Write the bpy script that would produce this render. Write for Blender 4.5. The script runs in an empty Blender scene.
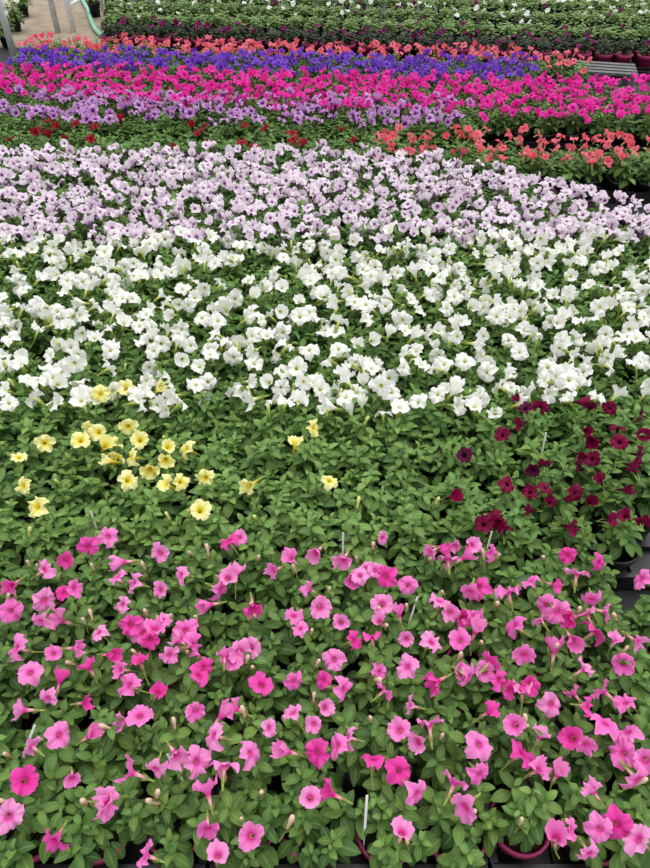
import bpy, math, random
from mathutils import Vector, Matrix, noise

R = random.Random(11)
sc = bpy.context.scene
C = sc.collection
PI = math.pi
F = 668.0
CAMZ = 1.42
PITCH = math.atan(614 / 668)
CAM = Vector((0, 0, CAMZ))
FW = Vector((0, math.cos(PITCH), -math.sin(PITCH)))
UP = Vector((0, math.sin(PITCH), math.cos(PITCH)))
RT = Vector((1, 0, 0))

def G(px, py, z=0.2):
    d = FW + RT * ((px - 325) / F) - UP * ((py - 434) / F)
    return CAM + d * ((z - CAMZ) / d.z)

def PJ(p):
    d = Vector(p) - CAM
    Z = d.dot(FW)
    return 325 + F * d.x / Z, 434 - F * d.dot(UP) / Z, F / Z

# ------------------------------------------------------------------ camera / light
cd = bpy.data.cameras.new('camera')
cam = bpy.data.objects.new('camera', cd); C.objects.link(cam)
cd.sensor_fit = 'VERTICAL'; cd.sensor_height = 24; cd.sensor_width = 18
cd.lens = 24 * F / 868
cd.clip_start = 0.05
cam.location = CAM
cam.rotation_euler = (PI / 2 - PITCH, 0, 0)
sc.camera = cam
try:
    sc.view_settings.view_transform = 'Standard'
    sc.view_settings.look = 'None'
except Exception:
    pass
w = bpy.data.worlds.new('world'); sc.world = w; w.use_nodes = True
bgn = w.node_tree.nodes['Background']
bgn.inputs[0].default_value = (0.97, 0.98, 1.0, 1); bgn.inputs[1].default_value = 1.0
ld = bpy.data.lights.new('sun', 'SUN'); ld.energy = 2.1; ld.angle = math.radians(60); ld.color = (1, 0.975, 0.94)
lo = bpy.data.objects.new('sun', ld); C.objects.link(lo)
lo.rotation_euler = (math.radians(-16), math.radians(12), 0)

# ------------------------------------------------------------------ materials
def newmat(name):
    m = bpy.data.materials.new(name); m.use_nodes = True
    nt = m.node_tree; nt.nodes.clear()
    out = nt.nodes.new('ShaderNodeOutputMaterial')
    return m, nt, out

def N(nt, typ, **kw):
    n = nt.nodes.new(typ)
    for k, v in kw.items(): setattr(n, k, v)
    return n

def mixc(nt, fac, a, b, blend='MIX'):
    n = nt.nodes.new('ShaderNodeMix'); n.data_type = 'RGBA'; n.blend_type = blend
    for i, val in ((0, fac), (6, a), (7, b)):
        if hasattr(val, 'links'): nt.links.new(val, n.inputs[i])
        elif i == 0: n.inputs[0].default_value = val
        else: n.inputs[i].default_value = (*val, 1)
    return n.outputs[2]

def mth(nt, op, a, b=0.0, clamp=False):
    n = nt.nodes.new('ShaderNodeMath'); n.operation = op; n.use_clamp = clamp
    for i, val in ((0, a), (1, b)):
        if hasattr(val, 'links'): nt.links.new(val, n.inputs[i])
        else: n.inputs[i].default_value = val
    return n.outputs[0]

def lin(c):
    return tuple(((x / 255) / 12.92 if x / 255 <= .04045 else (((x / 255) + .055) / 1.055) ** 2.4) for x in c)

def petal_mat(name, main, alt, throat, deep, edge=None, t0=.26, t1=.42, vein=.12, trans=.3):
    main, alt, throat, deep = lin(main), lin(alt), lin(throat), lin(deep)
    edge = lin(edge) if edge else main
    m, nt, out = newmat(name)
    uv = N(nt, 'ShaderNodeUVMap'); sx = N(nt, 'ShaderNodeSeparateXYZ'); nt.links.new(uv.outputs[0], sx.inputs[0])
    oi = N(nt, 'ShaderNodeObjectInfo')
    ramp = N(nt, 'ShaderNodeValToRGB'); e = ramp.color_ramp.elements
    e[0].position = .16; e[0].color = (*deep, 1)
    e[1].position = 1; e[1].color = (*edge, 1)
    x = e.new(t0); x.color = (*throat, 1)
    x = e.new(t1); x.color = (*main, 1)
    nt.links.new(sx.outputs[1], ramp.inputs[0])
    limb = mth(nt, 'MULTIPLY', mth(nt, 'SUBTRACT', sx.outputs[1], t1 - .1), 4.0, True)
    f = mth(nt, 'MULTIPLY', oi.outputs['Random'], limb)
    col = mixc(nt, f, ramp.outputs[0], alt)
    s = mth(nt, 'SINE', mth(nt, 'MULTIPLY', sx.outputs[0], 2 * PI * 25))
    s = mth(nt, 'MULTIPLY', mth(nt, 'MULTIPLY', mth(nt, 'ADD', s, 1.0), .5 * vein), mth(nt, 'SUBTRACT', 1.25, sx.outputs[1]), True)
    col = mixc(nt, s, col, tuple(c * .6 for c in throat))
    p = N(nt, 'ShaderNodeBsdfPrincipled'); p.inputs['Roughness'].default_value = .6
    p.inputs['Specular IOR Level'].default_value = .2
    nt.links.new(col, p.inputs['Base Color'])
    tr = N(nt, 'ShaderNodeBsdfTranslucent'); nt.links.new(col, tr.inputs[0])
    mx = N(nt, 'ShaderNodeMixShader'); mx.inputs[0].default_value = trans
    nt.links.new(p.outputs[0], mx.inputs[1]); nt.links.new(tr.outputs[0], mx.inputs[2])
    nt.links.new(mx.outputs[0], out.inputs[0])
    return m

def leaf_mat(name, dark, light, rough=.54, yel=.4):
    dark, light = lin(dark), lin(light)
    m, nt, out = newmat(name)
    uv = N(nt, 'ShaderNodeUVMap'); sx = N(nt, 'ShaderNodeSeparateXYZ'); nt.links.new(uv.outputs[0], sx.inputs[0])
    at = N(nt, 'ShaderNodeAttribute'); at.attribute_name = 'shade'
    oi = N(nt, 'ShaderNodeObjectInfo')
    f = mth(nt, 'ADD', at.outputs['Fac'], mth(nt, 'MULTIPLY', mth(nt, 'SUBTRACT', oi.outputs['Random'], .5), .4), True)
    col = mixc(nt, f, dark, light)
    yy = mth(nt, 'FRACT', mth(nt, 'ADD', mth(nt, 'MULTIPLY', at.outputs['Fac'], 37.7), mth(nt, 'MULTIPLY', oi.outputs['Random'], 5.3)))
    yy = mth(nt, 'MULTIPLY', mth(nt, 'POWER', yy, 2.0), yel)
    col = mixc(nt, yy, col, tuple((light[0] * 1.25, light[1] * 1.02, light[2] * .6)))
    rib = mth(nt, 'SUBTRACT', 1.0, mth(nt, 'MULTIPLY', mth(nt, 'ABSOLUTE', mth(nt, 'SUBTRACT', sx.outputs[0], .5)), 9.0), True)
    col = mixc(nt, mth(nt, 'MULTIPLY', rib, .35), col, tuple(min(1, c * 1.5 + .02) for c in light))
    ph = mth(nt, 'ADD', mth(nt, 'MULTIPLY', sx.outputs[1], 45.0), mth(nt, 'MULTIPLY', mth(nt, 'ABSOLUTE', mth(nt, 'SUBTRACT', sx.outputs[0], .5)), -22.0))
    sv = mth(nt, 'MULTIPLY', mth(nt, 'POWER', mth(nt, 'ABSOLUTE', mth(nt, 'SINE', ph)), 8.0), .2, True)
    col = mixc(nt, sv, col, tuple(c * .55 for c in dark))
    p = N(nt, 'ShaderNodeBsdfPrincipled'); p.inputs['Roughness'].default_value = rough
    p.inputs['Specular IOR Level'].default_value = .28
    nt.links.new(col, p.inputs['Base Color'])
    tr = N(nt, 'ShaderNodeBsdfTranslucent'); nt.links.new(col, tr.inputs[0])
    mx = N(nt, 'ShaderNodeMixShader'); mx.inputs[0].default_value = .24
    nt.links.new(p.outputs[0], mx.inputs[1]); nt.links.new(tr.outputs[0], mx.inputs[2])
    nt.links.new(mx.outputs[0], out.inputs[0])
    return m

def plain(name, c, rough=.5, c2=None, scale=40, metal=0.0):
    m, nt, out = newmat(name)
    c = lin(c); c2 = lin(c2) if c2 else tuple(x * .75 for x in c)
    tc = N(nt, 'ShaderNodeTexCoord'); nz = N(nt, 'ShaderNodeTexNoise'); nz.inputs['Scale'].default_value = scale
    nz.inputs['Detail'].default_value = 4
    nt.links.new(tc.outputs['Object'], nz.inputs['Vector'])
    f = mth(nt, 'MULTIPLY', mth(nt, 'SUBTRACT', nz.outputs[0], .3), 2.2, True)
    p = N(nt, 'ShaderNodeBsdfPrincipled'); p.inputs['Roughness'].default_value = rough
    p.inputs['Metallic'].default_value = metal
    nt.links.new(mixc(nt, f, c2, c), p.inputs['Base Color'])
    nt.links.new(p.outputs[0], out.inputs[0])
    return m

def mat_cloth():
    m, nt, out = newmat('black_ground_cloth')
    tc = N(nt, 'ShaderNodeTexCoord')
    wv = N(nt, 'ShaderNodeTexWave'); wv.inputs['Scale'].default_value = 60; wv.bands_direction = 'X'
    wv2 = N(nt, 'ShaderNodeTexWave'); wv2.inputs['Scale'].default_value = 60; wv2.bands_direction = 'Y'
    nt.links.new(tc.outputs['Object'], wv.inputs[0]); nt.links.new(tc.outputs['Object'], wv2.inputs[0])
    f = mth(nt, 'MULTIPLY', wv.outputs[1], wv2.outputs[1])
    p = N(nt, 'ShaderNodeBsdfPrincipled'); p.inputs['Roughness'].default_value = .7
    nt.links.new(mixc(nt, f, (.006, .006, .007), (.02, .02, .022)), p.inputs['Base Color'])
    nt.links.new(p.outputs[0], out.inputs[0]); return m

M = {}
M['pink'] = petal_mat('pink_petals', (240, 98, 192), (249, 166, 222), (230, 64, 166), (248, 206, 200), (246, 132, 208), vein=.16)
M['hotpink'] = petal_mat('hot_pink_petals', (232, 54, 162), (241, 94, 188), (216, 36, 142), (240, 180, 184), (238, 82, 178), vein=.16)
M['white'] = petal_mat('white_petals', (244, 244, 238), (248, 248, 245), (234, 238, 184), (204, 216, 104), vein=.05, t0=.24, t1=.38, trans=.25)
M['lilac'] = petal_mat('pale_lilac_petals', (240, 221, 237), (247, 236, 245), (174, 114, 178), (112, 52, 116), (246, 233, 243), t0=.26, t1=.42, vein=.2, trans=.25)
M['yellow'] = petal_mat('yellow_petals', (247, 242, 146), (250, 247, 184), (240, 216, 58), (224, 198, 44), (249, 246, 178), t0=.3, t1=.54, vein=.08)
M['maroon'] = petal_mat('maroon_petals', (142, 8, 70), (112, 4, 52), (86, 2, 40), (44, 0, 22), vein=.2)
M['wine'] = petal_mat('wine_black_petals', (80, 6, 54), (108, 12, 66), (46, 0, 30), (20, 0, 12), vein=.2)
M['red'] = petal_mat('dark_red_petals', (146, 14, 34), (168, 22, 50), (80, 0, 18), (35, 0, 10), vein=.2)
M['coral'] = petal_mat('coral_petals', (238, 94, 114), (246, 140, 158), (224, 64, 86), (236, 210, 150), vein=.08)
M['veined'] = petal_mat('veined_violet_petals', (206, 142, 212), (226, 186, 232), (110, 34, 136), (60, 8, 78), t0=.29, t1=.56, vein=.42)
M['magenta'] = petal_mat('magenta_petals', (236, 40, 166), (244, 70, 184), (206, 16, 132), (140, 0, 90), vein=.12)
M['purple'] = petal_mat('blue_violet_petals', (118, 60, 196), (142, 90, 214), (76, 26, 146), (50, 15, 110), vein=.15)
M['plum'] = petal_mat('dark_plum_petals', (116, 18, 88), (150, 34, 116), (60, 0, 40), (30, 0, 20), vein=.2)
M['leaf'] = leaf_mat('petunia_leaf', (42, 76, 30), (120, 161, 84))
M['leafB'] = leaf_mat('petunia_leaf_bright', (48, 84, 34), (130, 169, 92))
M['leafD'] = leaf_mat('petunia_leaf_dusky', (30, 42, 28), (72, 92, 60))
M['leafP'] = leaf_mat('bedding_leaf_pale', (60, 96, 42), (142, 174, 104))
M['calyx'] = leaf_mat('calyx_green', (84, 116, 50), (160, 180, 94))
M['bud_pink'] = plain('bud_pink', (240, 178, 200), .6, (196, 196, 124), 60)
M['bud_pale'] = plain('bud_pale', (234, 234, 160), .6, (190, 204, 104), 60)
M['bud_dark'] = plain('bud_dark', (120, 24, 62), .6, (80, 60, 40), 60)
M['pot'] = plain('burgundy_pot', (170, 42, 102), .4, (140, 30, 80), 12)
M['potk'] = plain('black_pot', (26, 26, 28), .45, (16, 16, 18), 12)
M['soil'] = plain('potting_soil', (60, 44, 32), .95, (24, 17, 12), 160)
M['tray'] = plain('black_tray_plastic', (28, 28, 30), .4, (16, 16, 18), 20)
M['tag'] = plain('white_plastic_tag', (250, 250, 248), .4, (244, 246, 246), 30)
M['cloth'] = mat_cloth()
M['path'] = plain('sandy_concrete', (166, 152, 132), .9, (132, 118, 100), 9)
M['steel'] = plain('galvanised_steel', (206, 210, 208), .45, (170, 176, 176), 25, .05)
M['grating'] = plain('dull_grey_grating', (112, 114, 114), .6, (80, 82, 84), 25, .1)
M['white_pipe'] = plain('white_pvc', (236, 240, 238), .35, (214, 220, 218), 18)
M['hose'] = plain('pale_green_hose', (140, 206, 172), .45, (112, 178, 146), 30)

# ------------------------------------------------------------------ mesh builder
class B:
    def __init__(s): s.v = []; s.f = []; s.uv = []; s.sh = []; s.mi = []
    def add(s, v, uv=(0.5, 0.5), sh=.4):
        s.v.append(tuple(v)); s.uv.append(uv); s.sh.append(sh); return len(s.v) - 1
    def face(s, idx, mi=0): s.f.append(tuple(idx)); s.mi.append(mi)
    def tube(s, pts, rad, n=6, sh=.4, cap=False, mi=0):
        rings = []
        for i, p in enumerate(pts):
            p = Vector(p)
            a = Vector(pts[max(0, i - 1)]); b = Vector(pts[min(len(pts) - 1, i + 1)])
            d = (b - a).normalized()
            q = d.to_track_quat('Z', 'Y')
            r = rad[i] if isinstance(rad, (list, tuple)) else rad
            rings.append([s.add(p + q @ Vector((r * math.cos(2 * PI * k / n), r * math.sin(2 * PI * k / n), 0)), (.5, i / max(1, len(pts) - 1)), sh) for k in range(n)])
        for a, b in zip(rings, rings[1:]):
            for k in range(n): s.face((a[k], a[(k + 1) % n], b[(k + 1) % n], b[k]), mi)
        if cap: s.face(rings[0][::-1], mi); s.face(rings[-1], mi)
    def box(s, c, d, mi=0, rot=None):
        c = Vector(c); ids = []
        for x in (-1, 1):
            for y in (-1, 1):
                for z in (-1, 1):
                    p = Vector((x * d[0] / 2, y * d[1] / 2, z * d[2] / 2))
                    if rot: p = rot @ p
                    ids.append(s.add(c + p))
        for q in ((0, 1, 3, 2), (4, 6, 7, 5), (0, 4, 5, 1), (2, 3, 7, 6), (0, 2, 6, 4), (1, 5, 7, 3)):
            s.face([ids[k] for k in q], mi)
    def lathe(s, prof, n=20, mi=0):
        rings = [[s.add((r * math.cos(2 * PI * k / n), r * math.sin(2 * PI * k / n), z)) for k in range(n)] for r, z in prof]
        for a, b in zip(rings, rings[1:]):
            for k in range(n): s.face((a[k], a[(k + 1) % n], b[(k + 1) % n], b[k]), mi)
        return rings
    def mesh(s, name, mats, smooth=True):
        me = bpy.data.meshes.new(name)
        me.from_pydata(s.v, [], s.f)
        for m in (mats if isinstance(mats, (list, tuple)) else [mats]): me.materials.append(m)
        uvl = me.uv_layers.new(name='UVMap')
        li = [l.vertex_index for l in me.loops]
        flat = []
        for i in li: flat += [s.uv[i][0], s.uv[i][1]]
        uvl.data.foreach_set('uv', flat)
        at = me.attributes.new('shade', 'FLOAT', 'POINT'); at.data.foreach_set('value', s.sh)
        me.polygons.foreach_set('material_index', s.mi)
        me.polygons.foreach_set('use_smooth', [smooth] * len(s.f))
        me.update(); return me

def link(name, me, parent=None, loc=(0, 0, 0)):
    o = bpy.data.objects.new(name, me); C.objects.link(o); o.location = loc
    if parent is not None: o.parent = parent
    return o
def empty(name, loc):
    o = bpy.data.objects.new(name, None); C.objects.link(o); o.location = loc; o.empty_display_size = .05; return o
def tag(o, label, cat, group=None, kind=None):
    if kind: o['kind'] = kind
    if label: o['label'] = label
    if cat: o['category'] = cat
    if group: o['group'] = group
    return o

# ------------------------------------------------------------------ flower meshes (unit diameter, facing +Z)
def flower_builder(seed, ruffle=1.0, cup=0.0, notch=.16, fold=0.0, n=50):
    r_ = random.Random(seed)
    st = [(.04, -.62, .0), (.05, -.44, .08), (.06, -.30, .16), (.075, -.19, .22), (.10, -.105, .29), (.15, -.045, .38), (.225, -.01, .5), (.315, .012, .66), (.40, .018, .82), (.46, .012, .93), (.5, .0, 1.0)]
    ph = [r_.uniform(0, 6.28) for _ in range(8)]
    la = [r_.uniform(.82, 1.12) for _ in range(5)]
    fa = r_.uniform(0, PI)
    b = B(); rings = []
    for (r, z, v) in st:
        wgt = max(0, (v - .28) / .72)
        ring = []
        for k in range(n + 1):
            th = 2 * PI * k / n
            c = abs(math.cos(2.5 * th))
            lobe = int(((th + PI / 5) % (2 * PI)) / (2 * PI / 5)) % 5
            lf = 1 + (la[lobe] - 1) * c
            rr = r * (1 - notch * wgt ** 1.5 * (1 - c) ** 1.6) * (1 + (lf - 1) * wgt) * (1 + .035 * wgt ** 2 * math.sin(15 * th + ph[3]))
            rr *= 1 - .14 * max(0, cup) * wgt
            x, y = rr * math.cos(th), rr * math.sin(th)
            zz = z + cup * wgt * .25
            zz += ruffle * wgt ** 1.3 * (.05 * math.sin(5 * th + ph[0]) + .042 * math.sin(3 * th + ph[1]) + .04 * math.sin(8 * th + ph[2]) + .03 * math.sin(13 * th + ph[4]))
            zz -= .055 * wgt * c ** 4
            u = x * math.cos(fa) + y * math.sin(fa)
            zz += fold * (u * u * 2.0)
            ring.append(b.add((x, y, zz), (k / n, v), .5))
        rings.append(ring)
    for a, c in zip(rings, rings[1:]):
        for k in range(n): b.face((a[k], a[k + 1], c[k + 1], c[k]))
    return b

def leaf(b, base, az, elev, L, Wd, droop, sh, fold=.22):
    d = Vector((math.cos(az), math.sin(az), 0)); side = Vector((-math.sin(az), math.cos(az), 0))
    ws = [.10, .62, 1.0, .88, .52, .04]; ss = [0, .2, .42, .64, .85, 1.0]
    p = Vector(base); e = elev; rows = []; prev = 0
    for wv, s_ in zip(ws, ss):
        step = (s_ - prev) * L; prev = s_
        t = d * math.cos(e) + Vector((0, 0, math.sin(e)))
        p = p + t * step
        nrm = side.cross(t) * -1
        if nrm.z < 0: nrm = -nrm
        hw = wv * Wd / 2
        rows.append([b.add(p + side * hw + nrm * hw * fold, (0, s_), sh), b.add(p, (.5, s_), sh), b.add(p - side * hw + nrm * hw * fold, (1, s_), sh)])
        e -= droop * .2
    for a, c in zip(rows, rows[1:]):
        b.face((a[0], a[1], c[1], c[0])); b.face((a[1], a[2], c[2], c[1]))

def foliage_builder(seed, shoots=12, spread=.069, hgt=.103, L0=.037, per=10, skirt=13):
    r_ = random.Random(seed); b = B()
    for s_ in range(shoots):
        a = 2 * PI * s_ / shoots + r_.uniform(-.4, .4); rad = spread * math.sqrt(r_.uniform(.02, 1))
        if s_ == 0: rad = .008
        h = hgt * r_.uniform(.5, 1.3) * (1.1 - .38 * rad / spread)
        base = Vector((.012 * math.cos(a), .012 * math.sin(a), .085)); top = Vector((rad * math.cos(a), rad * math.sin(a), .085 + h))
        mid = (base + top) / 2 + Vector((rad * .25 * math.cos(a), rad * .25 * math.sin(a), -.008))
        b.tube([base, mid, top], [.0028, .0024, .0018], 5, .8)
        az = r_.uniform(0, 6.28); L1 = L0 * r_.uniform(.72, 1.2)
        for k in range(per):
            f = k / (per - 1)
            az += 2.4 + r_.uniform(-.3, .3)
            q = mid.lerp(top, max(0, f * 1.1 - .1)) if f > .1 else mid
            L = L1 * (1.12 - .6 * f ** 2) * r_.uniform(.75, 1.25)
            el = math.radians(-5 + 66 * f ** 1.5 + r_.uniform(-16, 16))
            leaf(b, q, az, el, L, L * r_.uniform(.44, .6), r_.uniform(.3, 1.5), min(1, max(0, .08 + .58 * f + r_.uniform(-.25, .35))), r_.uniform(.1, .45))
    for k in range(skirt):
        a = 2 * PI * k / skirt + r_.uniform(-.3, .3)
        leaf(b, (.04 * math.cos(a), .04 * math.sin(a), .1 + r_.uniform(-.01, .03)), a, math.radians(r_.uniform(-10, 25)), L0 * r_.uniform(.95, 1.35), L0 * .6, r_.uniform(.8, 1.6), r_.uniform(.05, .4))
    return b

SPEC = [(1.0, 0, .17, 0), (1.4, .1, .2, .3), (1.6, -.3, .17, 0), (1.0, .7, .18, .3), (.9, 0, .16, -.5), (1.5, .3, .22, .55), (1.2, -.2, .18, -.35), (1.6, 1.1, .2, 0), (1.3, 0, .2, .2), (1.2, 1.8, .16, 0), (1.7, .2, .24, -.3)]
FB = [flower_builder(20 + k, *s) for k, s in enumerate(SPEC)]
FM = {c: [fb.mesh(c + '_flower', M[c]) for fb in FB] for c in ('pink', 'hotpink', 'white', 'lilac', 'yellow', 'maroon', 'wine', 'red', 'coral', 'veined', 'magenta', 'purple', 'plum')}

def calyx_mesh(pts, rad):
    cb = B(); cb.tube(pts, rad, 7, .5)
    for k in range(5):
        a = 2 * PI * k / 5
        leaf(cb, (.04 * math.cos(a), .04 * math.sin(a), -.68), a, math.radians(62), .32, .08, -.3, .6, .1)
    return cb.mesh('calyx', M['calyx'])
CALYX = calyx_mesh([(0, 0, -.5), (0, 0, -.66), (.02, 0, -.78), (.07, 0, -1.0), (.16, .03, -1.3)], [.045, .055, .033, .026, .028])
CALYX_S = calyx_mesh([(0, 0, -.5), (0, 0, -.66), (.01, 0, -.78), (.02, 0, -.86)], [.045, .055, .033, .03])
bb = B()
bb.tube([(0, 0, 0), (0, 0, .2), (.01, 0, .5), (.03, 0, .75), (.05, 0, .95), (.055, 0, 1.0)], [.05, .07, .075, .12, .09, .02], 9, .5, True)
BUD = {c: bb.mesh('bud', M[c]) for c in ('bud_pink', 'bud_pale', 'bud_dark')}
bc = B()
bc.tube([(0, 0, -.8), (0, 0, -.1), (0, 0, .08)], [.035, .04, .08], 6, .5)
for k in range(5):
    a = 2 * PI * k / 5; leaf(bc, (.06 * math.cos(a), .06 * math.sin(a), -.02), a, math.radians(62), .5, .14, -.2, .6, .1)
BUDCX = bc.mesh('sepals', M['calyx'])

FOLB = [foliage_builder(50 + k) for k in range(8)]
FOLU = [foliage_builder(80 + k, shoots=8, spread=.042, hgt=.115, L0=.042, per=9, skirt=0) for k in range(3)]
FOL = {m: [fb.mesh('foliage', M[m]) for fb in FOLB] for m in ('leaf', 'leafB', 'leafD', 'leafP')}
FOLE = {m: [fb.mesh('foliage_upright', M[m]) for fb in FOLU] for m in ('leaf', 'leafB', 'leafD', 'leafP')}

pb = B()
rg = pb.lathe([(.037, 0), (.049, .076), (.0545, .077), (.0555, .094), (.0505, .095), (.048, .07), (.036, .006)], 24)
pb.face(rg[0][::-1]); pb.face(rg[-1])
POT = {'pot': pb.mesh('pot', M['pot']), 'potk': pb.mesh('pot_black', M['potk'])}
sb = B(); rg = sb.lathe([(.049, .078), (.04, .083), (.02, .085), (.004, .086)], 24); sb.face(rg[-1]); sb.face(rg[0][::-1])
SOIL = sb.mesh('soil', M['soil'])

def tray_mesh(nx, ny, sp):
    b = B(); X, Y, H, t = nx * sp - .008, ny * sp - .008, .055, .004
    b.box((0, 0, .002), (X, Y, .004))
    for s in (-1, 1):
        b.box((0, s * (Y / 2 - t / 2), H / 2), (X, t, H)); b.box((s * (X / 2 - t / 2), 0, H / 2), (t, Y - 2 * t, H))
        b.box((0, s * (Y / 2 - .005), H), (X, .014, .005)); b.box((s * (X / 2 - .005), 0, H), (.014, Y - .028, .005))
        for k in range(int(X / .05)):
            b.box((-X / 2 + .025 + k * .05, s * (Y / 2 + .001), H * .45), (.006, .004, H * .8))
    for k in range(1, nx): b.box((-X / 2 + k * X / nx, 0, .012), (.004, Y - 2 * t, .018))
    for k in range(1, ny): b.box((0, -Y / 2 + k * Y / ny, .012), (X - 2 * t, .004, .018))
    return b.mesh('tray', M['tray'], False)
TRAYS = {}

# ------------------------------------------------------------------ blocks
ORD = ['first', 'second', 'third', 'fourth', 'fifth', 'sixth', 'seventh', 'eighth', 'ninth', 'tenth', 'eleventh', 'twelfth', 'thirteenth', 'fourteenth', 'fifteenth', 'sixteenth', 'seventeenth', 'eighteenth', 'nineteenth']
TENS = {2: 'twent', 3: 'thirt', 4: 'fort', 5: 'fift', 6: 'sixt', 7: 'sevent'}
def ordw(k):
    if k < 19: return ORD[k]
    n = k + 1; t, u = divmod(n, 10)
    return TENS[t] + 'ieth' if u == 0 else TENS[t] + 'y-' + ORD[u - 1]

def inside(p, poly):
    c = False; n = len(poly)
    for i in range(n):
        a, b = poly[i], poly[(i + 1) % n]
        if (a.y > p.y) != (b.y > p.y) and p.x < (b.x - a.x) * (p.y - a.y) / (b.y - a.y) + a.x: c = not c
    return c

def facing(tmin, tmax, bias):
    tilt = math.radians(R.uniform(tmin, tmax))
    az = R.gauss(-PI / 2, 1.0) if R.random() < bias else R.uniform(0, 2 * PI)
    return Vector((math.sin(tilt) * math.cos(az), math.sin(tilt) * math.sin(az), math.cos(tilt)))

def put_flower(root, p, color, D, d, calyx):
    f = link('flower', R.choice(FM[color]), root, Vector(p) - root.location)
    f.scale = (D, D, D)
    f.rotation_mode = 'QUATERNION'
    f.rotation_quaternion = d.to_track_quat('Z', 'Y') @ Matrix.Rotation(R.uniform(0, 6.28), 4, 'Z').to_quaternion()
    if calyx: link('calyx', CALYX if d.z > .75 else CALYX_S, f)
    return f

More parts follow.
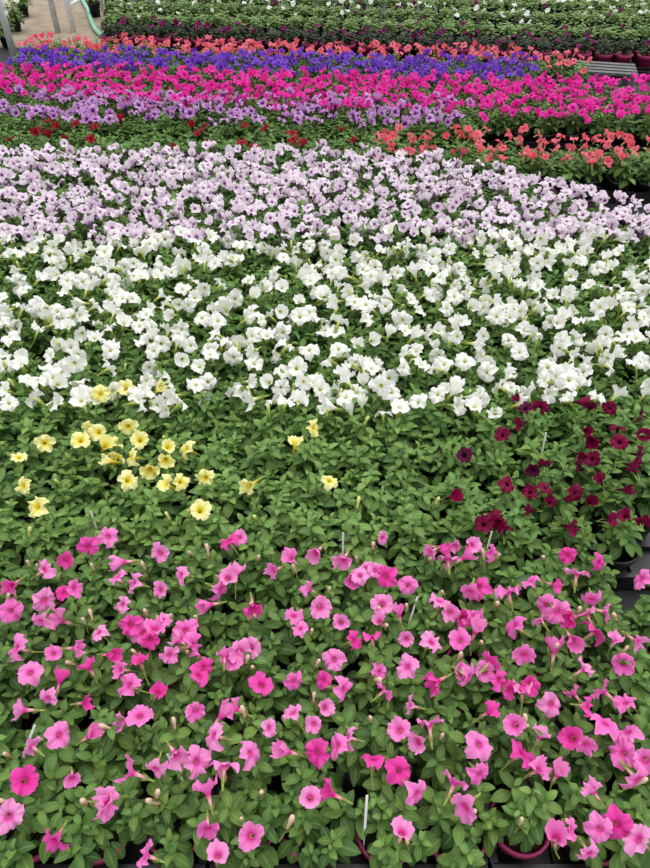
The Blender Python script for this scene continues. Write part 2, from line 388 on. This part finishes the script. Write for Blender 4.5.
def block(key, kind, poly_px, sp, color, D, density=0, sep=.05, pts=None, leafm='leaf', potm='potk', soil=False, calyx=True, scale=1.0,
          trays=(), zf=.222, tilt=(5, 60), bias=.5, buds=0.0, budm='bud_pale', label=None, group=None, clump=0, bare=None, edge=None, fwd=.08, dvar=(.84, 1.12), orow=None, squat=False, nudge=None):
    poly = [G(x, y) for x, y in poly_px]
    cols = color if isinstance(color, (list, tuple)) else [color]
    if orow: o = G(*orow[0]); e1 = G(*orow[1]) - o
    else: o = poly[0].copy(); e1 = (poly[1] - poly[0])
    e1.z = 0; e1.normalize(); e2 = Vector((-e1.y, e1.x, 0))
    o = o + e2 * .002
    plants = []
    for j in range(-3, 40):
        for i in range(-6, 130):
            p = o + e1 * (i * sp) + e2 * (j * sp)
            if not inside(p, poly): continue
            px, py, s = PJ((p.x, p.y, .18))
            if not (-.06 * s < px < 650 + .06 * s and -.06 * s < py < 868 + .1 * s): continue
            q = Vector((p.x + R.uniform(-.007, .007), p.y + R.uniform(-.007, .007), .006))
            plants.append(dict(i=i, j=j, p=q, fl=[], px=px))
    if not plants: return plants
    fl = []
    if pts:
        for (x, y) in pts: fl.append(G(x, y, zf + R.uniform(-.012, .015)))
    if density:
        xs = [p['p'].x for p in plants]; ys = [p['p'].y for p in plants]
        x0, x1, y0, y1 = min(xs) - .06, max(xs) + .06, min(ys) - .1, max(ys) + .1
        target = int(density * len(plants) * sp * sp); tries = 0; cells = {}; n0 = 0
        while n0 < target and tries < target * 30:
            tries += 1
            x, y = R.uniform(x0, x1), R.uniform(y0, y1)
            if not any(inside(Vector((x + e2.x * k, y + e2.y * k, 0)), poly) for k in (0, fwd, -.05)): continue
            if clump and noise.noise(Vector((x * 7, y * 7, 3.3))) + R.uniform(-.5, .5) < clump - .35: continue
            cx, cy = int(x / sep), int(y / sep)
            if any((x - u) ** 2 + (y - v) ** 2 < sep * sep for a in (-1, 0, 1) for b2 in (-1, 0, 1) for (u, v) in cells.get((cx + a, cy + b2), ())): continue
            cells.setdefault((cx, cy), []).append((x, y))
            fl.append(Vector((x, y, zf + R.uniform(-.025, .025) + .015 * noise.noise(Vector((x * 9, y * 9, 0)))))); n0 += 1
    for p in fl:
        best = min(plants, key=lambda q: (q['p'].x - p.x) ** 2 + (q['p'].y - p.y) ** 2)
        if (best['p'].xy - p.xy).length < sp * 1.6: best['fl'].append(p)
    jmin = min(p['j'] for p in plants)
    rows = {}
    for p in plants: rows.setdefault(p['j'], []).append(p)
    vrows = sorted(rows)
    for j, row in sorted(rows.items()):
        row.sort(key=lambda q: q['p'].x)
        for vi, q in enumerate(row):
            isedge = edge and any(a < q['px'] < b2 for a, b2 in edge) and not any(r['i'] == q['i'] and r['j'] < j for r in plants)
            isn = isedge and nudge and nudge[0] < q['px'] < nudge[1]
            if isn: q['p'].y += .012
            root = empty(kind, q['p'])
            rw = 'front' if vrows.index(j) == 0 else ORD[vrows.index(j)]
            tag(root, (label if (q['fl'] or not bare) else bare).format(row=rw, k=ordw(vi)), 'potted plant', group)
            po = link('pot', POT[potm], root)
            if soil: link('soil', SOIL, root)
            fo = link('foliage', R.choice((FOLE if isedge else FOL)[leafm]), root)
            s = scale * R.uniform(.94, 1.12); sz = R.uniform(.9, 1.08)
            if isn: s = .9
            if squat: po.scale = (1.15, 1.15, 1.3); sz = R.uniform(.5, .72)
            fo.rotation_euler = (0, 0, R.uniform(0, 6.28)); fo.scale = (s, s, sz); fo.location.z = (.118 - .085 * sz) if squat else -.085 * (sz - 1)
            for p in q['fl']:
                put_flower(root, p, R.choice(cols), D * R.uniform(*dvar), facing(tilt[0], tilt[1], bias), calyx)
            for _ in range(int(buds + R.random())):
                a = R.uniform(0, 6.28); rr = R.uniform(.0, .06)
                bd = link('bud', BUD[budm], root, (rr * math.cos(a), rr * math.sin(a), R.uniform(.18, .21)))
                s = R.uniform(.026, .042); bd.scale = (s, s, s)
                d = facing(3, 30, .3); bd.rotation_mode = 'QUATERNION'; bd.rotation_quaternion = d.to_track_quat('Z', 'Y')
                link('sepals', BUDCX, bd)
            q['root'] = root
    have = {}
    for q in plants: have.setdefault((q['i'] // 4, (q['j'] - jmin) // 2), []).append(q)
    tk = {}
    for (a, b2), qs in sorted(have.items()):
        if b2 not in trays: continue
        c = o + e1 * ((a * 4 + 1.5) * sp) + e2 * ((b2 * 2 + jmin + .5) * sp)
        if sp not in TRAYS: TRAYS[sp] = tray_mesh(4, 2, sp)
        t = link('plant_tray', TRAYS[sp], None, (c.x, c.y, 0)); t.rotation_euler = (0, 0, math.atan2(e1.y, e1.x))
        k = tk.get(b2, 0); tk[b2] = k + 1
        tag(t, 'black plant tray, %s rows of the %s, %s from the left' % (('front', 'middle', 'back', 'rear', 'last')[b2], key, ordw(k)), 'tray', 'plant trays')
    print(key, len(plants), 'plants', sum(len(q['fl']) for q in plants), 'flowers')
    return plants

PINK = [(88,547),(109,536),(46,569),(12,585),(75,588),(63,593),(117,576),(133,583),(122,562),(160,553),(240,537),(228,540),(291,558),(383,538),(430,552),(455,545),(465,557),(440,548),(492,553),(600,563),(640,578),(577,572),(160,590),(180,575),(228,578),(222,590),(237,572),(253,607),(209,605),(294,615),(320,607),(341,622),(360,575),(375,570),(385,577),(352,580),(355,640),(372,635),(380,622),(382,604),(408,585),(440,600),(470,592),(462,617),(478,586),(508,590),(530,580),(540,618),(558,612),(570,618),(555,585),(592,600),(607,612),(597,630),(513,625),(450,612),(448,558),(472,545),(366,568),(475,620),(546,606),(585,612),
(15,648),(60,620),(40,622),(130,625),(150,640),(165,620),(185,630),(195,645),(240,652),(225,655),(250,648),(300,628),(333,659),(380,672),(262,684),(323,680),(436,682),(432,642),(476,630),(492,660),(524,655),(554,650),(585,668),(615,640),(602,690),(625,702),(470,678),(485,672),(30,672),(22,710),(60,680),(110,655),(120,670),(140,660),(170,655),(128,685),(98,632),(142,632),(155,628),(178,640),(232,660),(462,672),(500,680),(522,690),
(60,735),(30,745),(90,735),(123,722),(72,778),(140,715),(155,770),(130,772),(106,800),(212,735),(235,708),(222,715),(252,753),(225,762),(176,755),(270,728),(292,712),(347,737),(345,690),(385,690),(316,753),(330,793),(310,798),(429,722),(418,742),(418,795),(480,744),(490,711),(510,690),(530,685),(552,705),(572,738),(586,745),(524,753),(540,735),(558,773),(540,770),(515,725),(200,675),(460,640),(205,668),(336,745),
(9,817),(54,842),(145,855),(108,806),(208,830),(218,855),(251,836),(402,832),(464,808),(590,855),(556,838),(572,830),(600,830),(617,826),(637,838),(592,790)]
n0 = 0; tr_ = 0
while n0 < 42 and tr_ < 6000:
    tr_ += 1
    x, y = R.uniform(0, 650), R.uniform(545, 790)
    if min((x - a) ** 2 + (y - b) ** 2 for a, b in PINK) > 19 ** 2: PINK.append((x, y)); n0 += 1
YEL = [(19,457),(45,443),(98,432),(118,441),(128,427),(110,461),(130,457),(128,480),(168,447),(185,449),(166,483),(181,482),(22,486),(36,507),(200,510),(125,388),(100,394),(158,390),(250,485),(330,480),(295,443),(315,428),(166,460),(205,478),(90,430),(118,455),(140,440),(105,446),(150,470),(80,440)]
MAR = [(464,455),(452,497),(502,435),(518,400),(580,402),(592,440),(592,459),(508,484),(530,492),(546,487),(590,502),(632,465),(645,435),(498,522),(484,524),(610,520),(570,527),(600,480),(540,408),(525,408),(610,408),(545,462),(634,470),(620,442),(505,528),(640,455),(492,516)]
n0 = 0
while n0 < 14:
    x, y = R.uniform(500, 648), R.uniform(405, 528)
    if min((x - a) ** 2 + (y - b) ** 2 for a, b in MAR) > 11 ** 2: MAR.append((x, y)); n0 += 1

block('pink block', 'pink_petunia', [(-60, 890), (262, 890), (262, 814), (710, 814), (710, 572), (618, 572), (612, 542), (-60, 542)], .125, ['pink', 'pink', 'pink', 'hotpink'], .0465, pts=PINK, potm='pot', soil=True, buds=1.5, budm='bud_pink',
      orow=((-60, 808), (710, 808)), tilt=(12, 86), bias=.42, trays=(0,), zf=.225, edge=[(480, 560)], nudge=(480, 560), dvar=(.74, 1.16),
      label='pink petunia in the {row} row of the pink block, {k} from the left', group='pink petunias in the nearest block')
block('yellow block', 'yellow_petunia', [(-60, 521), (426, 521), (426, 412), (-60, 412)], .125, 'yellow', .052, pts=YEL, leafm='leafB', buds=.4, tilt=(15, 80), bias=.65,
      bare='leafy petunia without blooms, {row} row of the yellow block, {k} from the left',
      label='yellow petunia in bloom, {row} row of the yellow block, {k} from the left', group='petunias in the yellow block')
block('maroon block', 'maroon_petunia', [(415, 521), (640, 521), (645, 505), (712, 505), (712, 412), (415, 412)], .125, ['maroon', 'maroon', 'maroon', 'wine'], .045, pts=MAR, buds=.3, budm='bud_dark', tilt=(15, 88), bias=.4, trays=(0,), edge=[(610, 700)], dvar=(.75, 1.2),
      bare='leafy petunia without blooms, {row} row of the maroon block, {k} from the left',
      label='maroon petunia in bloom, {row} row of the maroon block, {k} from the left', group='petunias in the maroon block')
block('white block', 'white_petunia', [(-60, 398), (712, 398), (712, 244), (-60, 244)], .125, 'white', .06, density=265, sep=.034, tilt=(8, 82), bias=.5, buds=.6, clump=.02,
      label='white petunia in the {row} row of the white block, {k} from the left', group='white petunias in the white block')
block('pale lilac block', 'lilac_petunia', [(-60, 234), (712, 234), (712, 232), (650, 218), (585, 196), (500, 175), (380, 158), (-60, 152)], .13, 'lilac', .053, density=420, sep=.027, calyx=False, tilt=(8, 76), bias=.6, trays=(1, 2, 3),
      label='pale lilac petunia in the {row} row of the lilac block, {k} from the left', group='pale lilac petunias')
block('dark red strip', 'dark_red_petunia', [(-60, 139), (372, 147), (372, 131), (-60, 121)], .14, 'red', .055, density=48, sep=.05, calyx=False, scale=1.15,
      label='dark red petunia in the {row} row behind the lilac block, {k} from the left', group='dark red petunias')
block('near coral strip', 'coral_petunia', [(378, 148), (712, 162), (712, 143), (378, 131)], .135, 'coral', .054, density=215, sep=.034, calyx=False, edge=[(590, 700)], potm='potk', scale=1.12, trays=(0,), clump=.1, zf=.208,
      label='coral petunia in the {row} row of the right coral strip, {k} from the left', group='coral petunias right of the dark red strip')
block('veined violet strip', 'violet_petunia', [(-60, 116), (470, 124), (470, 106), (-60, 95)], .14, 'veined', .062, density=185, sep=.04, calyx=False, scale=1.15, clump=.1,
      label='veined violet petunia in the {row} row of the violet strip, {k} from the left', group='veined violet petunias')
block('magenta band', 'magenta_petunia', [(-60, 92), (712, 119), (712, 88), (-60, 67)], .14, 'magenta', .056, density=260, sep=.034, calyx=False, edge=[(520, 700)], scale=1.15, trays=(0,), clump=.08, fwd=.1,
      label='magenta petunia in the {row} row of the magenta band, {k} from the left', group='magenta petunias')
block('blue violet band', 'purple_petunia', [(12, 65), (535, 79), (535, 64), (12, 53)], .14, 'purple', .056, density=270, sep=.034, calyx=False, scale=1.15, clump=.08,
      label='blue violet petunia in the {row} row of the purple band, {k} from the left', group='blue violet petunias')
block('far coral band', 'coral_petunia', [(22, 51), (540, 62), (590, 72), (590, 62), (540, 52), (22, 41)], .14, 'coral', .055, density=190, sep=.04, calyx=False, scale=1.15, clump=.18, zf=.22, fwd=.05,
      label='coral petunia in the {row} row of the far coral band, {k} from the left', group='coral petunias in the far band')
block('plum strip', 'plum_petunia', [(108, 25), (712, 46), (712, 39), (108, 20)], .15, 'plum', .055, density=45, sep=.05, calyx=False, potm='pot', edge=[(0, 700)], leafm='leafD', trays=(0,), zf=.2, squat=True,
      label='dark plum petunia in the {row} row of the plum strip, {k} from the left', group='dark plum petunias')
block('nearer green strip', 'green_bedding_plant', [(108, 14), (712, 31), (712, 23), (108, 8)], .16, ['white', 'plum'], .045, density=16, sep=.08, calyx=False, leafm='leafP', scale=1.2, edge=[(0, 700)], trays=(0,), squat=True, zf=.2,
      label='green bedding plant in the {row} row of the nearer green strip, {k} from the left', group='green bedding plants in the nearer strip')
block('farther green strip', 'green_bedding_plant', [(108, 3), (712, 17), (712, 9), (108, -3)], .16, ['white', 'white', 'white', 'plum'], .05, density=35, sep=.05, calyx=False, leafm='leafP', scale=1.2, edge=[(0, 700)], trays=(0,), squat=True, zf=.205, clump=.15,
      label='green bedding plant in the {row} row of the farther green strip, {k} from the left', group='green bedding plants in the farther strip')
block('far white block', 'white_bedding_plant', [(92, -7), (712, 4), (712, -20), (92, -20)], .16, 'white', .055, density=80, sep=.05, calyx=False, leafm='leafP', scale=1.2, clump=.1, edge=[(0, 700)], squat=True, zf=.205,
      label='white flowering plant in the {row} row of the farthest block, {k} from the left', group='white flowering plants in the farthest block')
for (x, y, rz, lab) in [(648, 76, -.25, 'empty black plant tray at the right edge behind the magenta band'), (655, 61, -.25, 'empty black plant tray at the right edge in front of the plum strip')]:
    p = G(x, y, 0); t = link('plant_tray', TRAYS[.14], None, (p.x, p.y, 0)); t.rotation_euler = (0, 0, rz); tag(t, lab, 'tray', 'plant trays')

# ------------------------------------------------------------------ plant tags
tb = B()
tb.box((0, 0, .055), (.0044, .001, .07))
i0 = [tb.add((x, y, z)) for (x, y, z) in ((-.0022, -.0005, .02), (.0022, -.0005, .02), (.0022, .0005, .02), (-.0022, .0005, .02), (0, 0, -.03))]
for k in range(4): tb.face((i0[k], i0[(k + 1) % 4], i0[4]))
TAG = tb.mesh('plant_tag', M['tag'], False)
for (x, y, rx, ry, lab) in [(366, 822, -.4, .12, 'white plastic plant tag at the front of the pink block, right of centre'),
                            (181, 772, -.4, -.1, 'white plastic plant tag among pink blooms at the lower left'),
                            (489, 541, -.1, .1, 'white plastic plant tag at the back edge of the pink block below maroon blooms'),
                            (408, 618, -.5, .5, 'leaning white plastic plant tag in the middle of the pink block'),
                            (12, 738, -.4, .3, 'white plastic plant tag near the left edge among pink blooms'),
                            (93, 520, -.1, 0, 'white plastic plant tag in front of the yellow blooms'),
                            (343, 545, -.2, -.1, 'white plastic plant tag at the back of the pink block, centre'),
                            (546, 443, -.2, .1, 'white plastic plant tag among the maroon petunias')]:
    p = G(x, y, .2); t = link('plant_tag', TAG, None, (p.x, p.y, .132)); t.rotation_euler = (rx, ry, R.uniform(-.6, .6))
    tag(t, lab, 'plant tag', 'white plant tags')

# ------------------------------------------------------------------ setting
b = B(); ids = [b.add(p) for p in ((-9, -2, 0), (9, -2, 0), (9, 14, 0), (-9, 14, 0))]; b.face(ids)
tag(link('floor', b.mesh('floor', M['cloth'], False)), None, None, None, 'structure')
b = B()
pts = [G(-130, 48, 0), G(100, 48, 0), G(108, 16, 0), G(100, -40, 0), G(-70, -40, 0)]
top = [b.add((p.x, p.y, .004)) for p in pts]; bot = [b.add((p.x, p.y, 0)) for p in pts]
b.face(top)
for k in range(5): b.face((bot[k], bot[(k + 1) % 5], top[(k + 1) % 5], top[k]))
tag(link('path', b.mesh('path', M['path'], False)), None, None, None, 'structure')

def pipe_thing(name, parts, mat, label, cat, loc):
    root = empty(name, loc); tag(root, label, cat)
    for nm, pts, r in parts:
        b = B(); b.tube(pts, r, 10, .5, True); link(nm, b.mesh(nm, mat), root)
    return root
p = G(74, 32, .004)
pipe_thing('pipe_stand', [('leg', [(0, 0, 0), (0, 0, .62)], .024), ('leg', [(.04, .9, 0), (.04, .9, .62)], .022),
                          ('top_rail', [(0, -.05, .62), (.04, .95, .62)], .022), ('cross_rail', [(0, 0, .2), (.04, .9, .2)], .014)],
           M['white_pipe'], 'white pipe stand beside the sandy path at far left', 'stand', p)
p = G(17, 66, 0)
pipe_thing('greenhouse_bench', [('leg', [(0, 0, 0), (0, 0, .7)], .026), ('leg', [(0, 1.1, 0), (0, 1.1, .7)], .026), ('leg', [(-.8, 0, 0), (-.8, 0, .7)], .026), ('leg', [(-.8, 1.1, 0), (-.8, 1.1, .7)], .026),
                               ('side_rail', [(0, -.1, .7), (0, 1.2, .7)], .026), ('side_rail', [(-.8, -.1, .7), (-.8, 1.2, .7)], .024),
                               ('cross_rail', [(-.8, 0, .66), (0, 0, .66)], .02), ('cross_rail', [(-.8, 1.1, .66), (0, 1.1, .66)], .02)],
           M['steel'], 'pale grey bench frame at the far left edge by the path', 'bench', p)
for k, (x, y, lab) in enumerate([(4, 34, 'white flowered pot plant under the pale bench, nearest of the three'), (14, 19, 'white flowered pot plant under the pale bench, middle of the three'), (22, 5, 'white flowered pot plant under the pale bench, farthest of the three')]):
    q = G(x, y, .1); root = empty('white_pot_plant', (q.x, q.y, .004)); tag(root, lab, 'potted plant', 'pot plants under the bench')
    link('pot', POT['potk'], root); fo = link('foliage', FOL['leafB'][k], root); fo.scale = (1.5, 1.5, 1.2); fo.location.z = -.017
    fo.rotation_euler = (0, 0, k * 2.0)
    for m in range(5):
        a = m * 1.26 + k; put_flower(root, (q.x + .07 * math.cos(a), q.y + .07 * math.sin(a), .24), 'white', .055, facing(5, 50, .6), False)
b = B(); hp = []
for (x, y) in [(70, -14), (82, -1), (88, 10), (91, 20), (95, 29), (102, 36), (114, 40)]:
    hp.append(G(x, y, .026))
b.tube(hp, .02, 8, .5, True)
tag(link('garden_hose', b.mesh('garden_hose', M['hose'])), 'pale green hose lying on the path beside the white stand', 'hose')
pc = G(606, 70, .12); root = empty('slatted_pallet', (pc.x, pc.y, 0)); root.rotation_euler = (0, 0, -.25); tag(root, 'grey slatted pallet at the right end of the far coral band', 'pallet')
for k in range(4):
    b = B(); b.box((0, -.12 + k * .08, .13), (.4, .045, .015)); link('slat', b.mesh('slat', M['grating'], False), root)
for s in (-.17, 0, .17):
    b = B(); b.box((s, 0, .061), (.05, .28, .122)); link('bearer', b.mesh('bearer', M['grating'], False), root)
print('objects', len(bpy.data.objects))
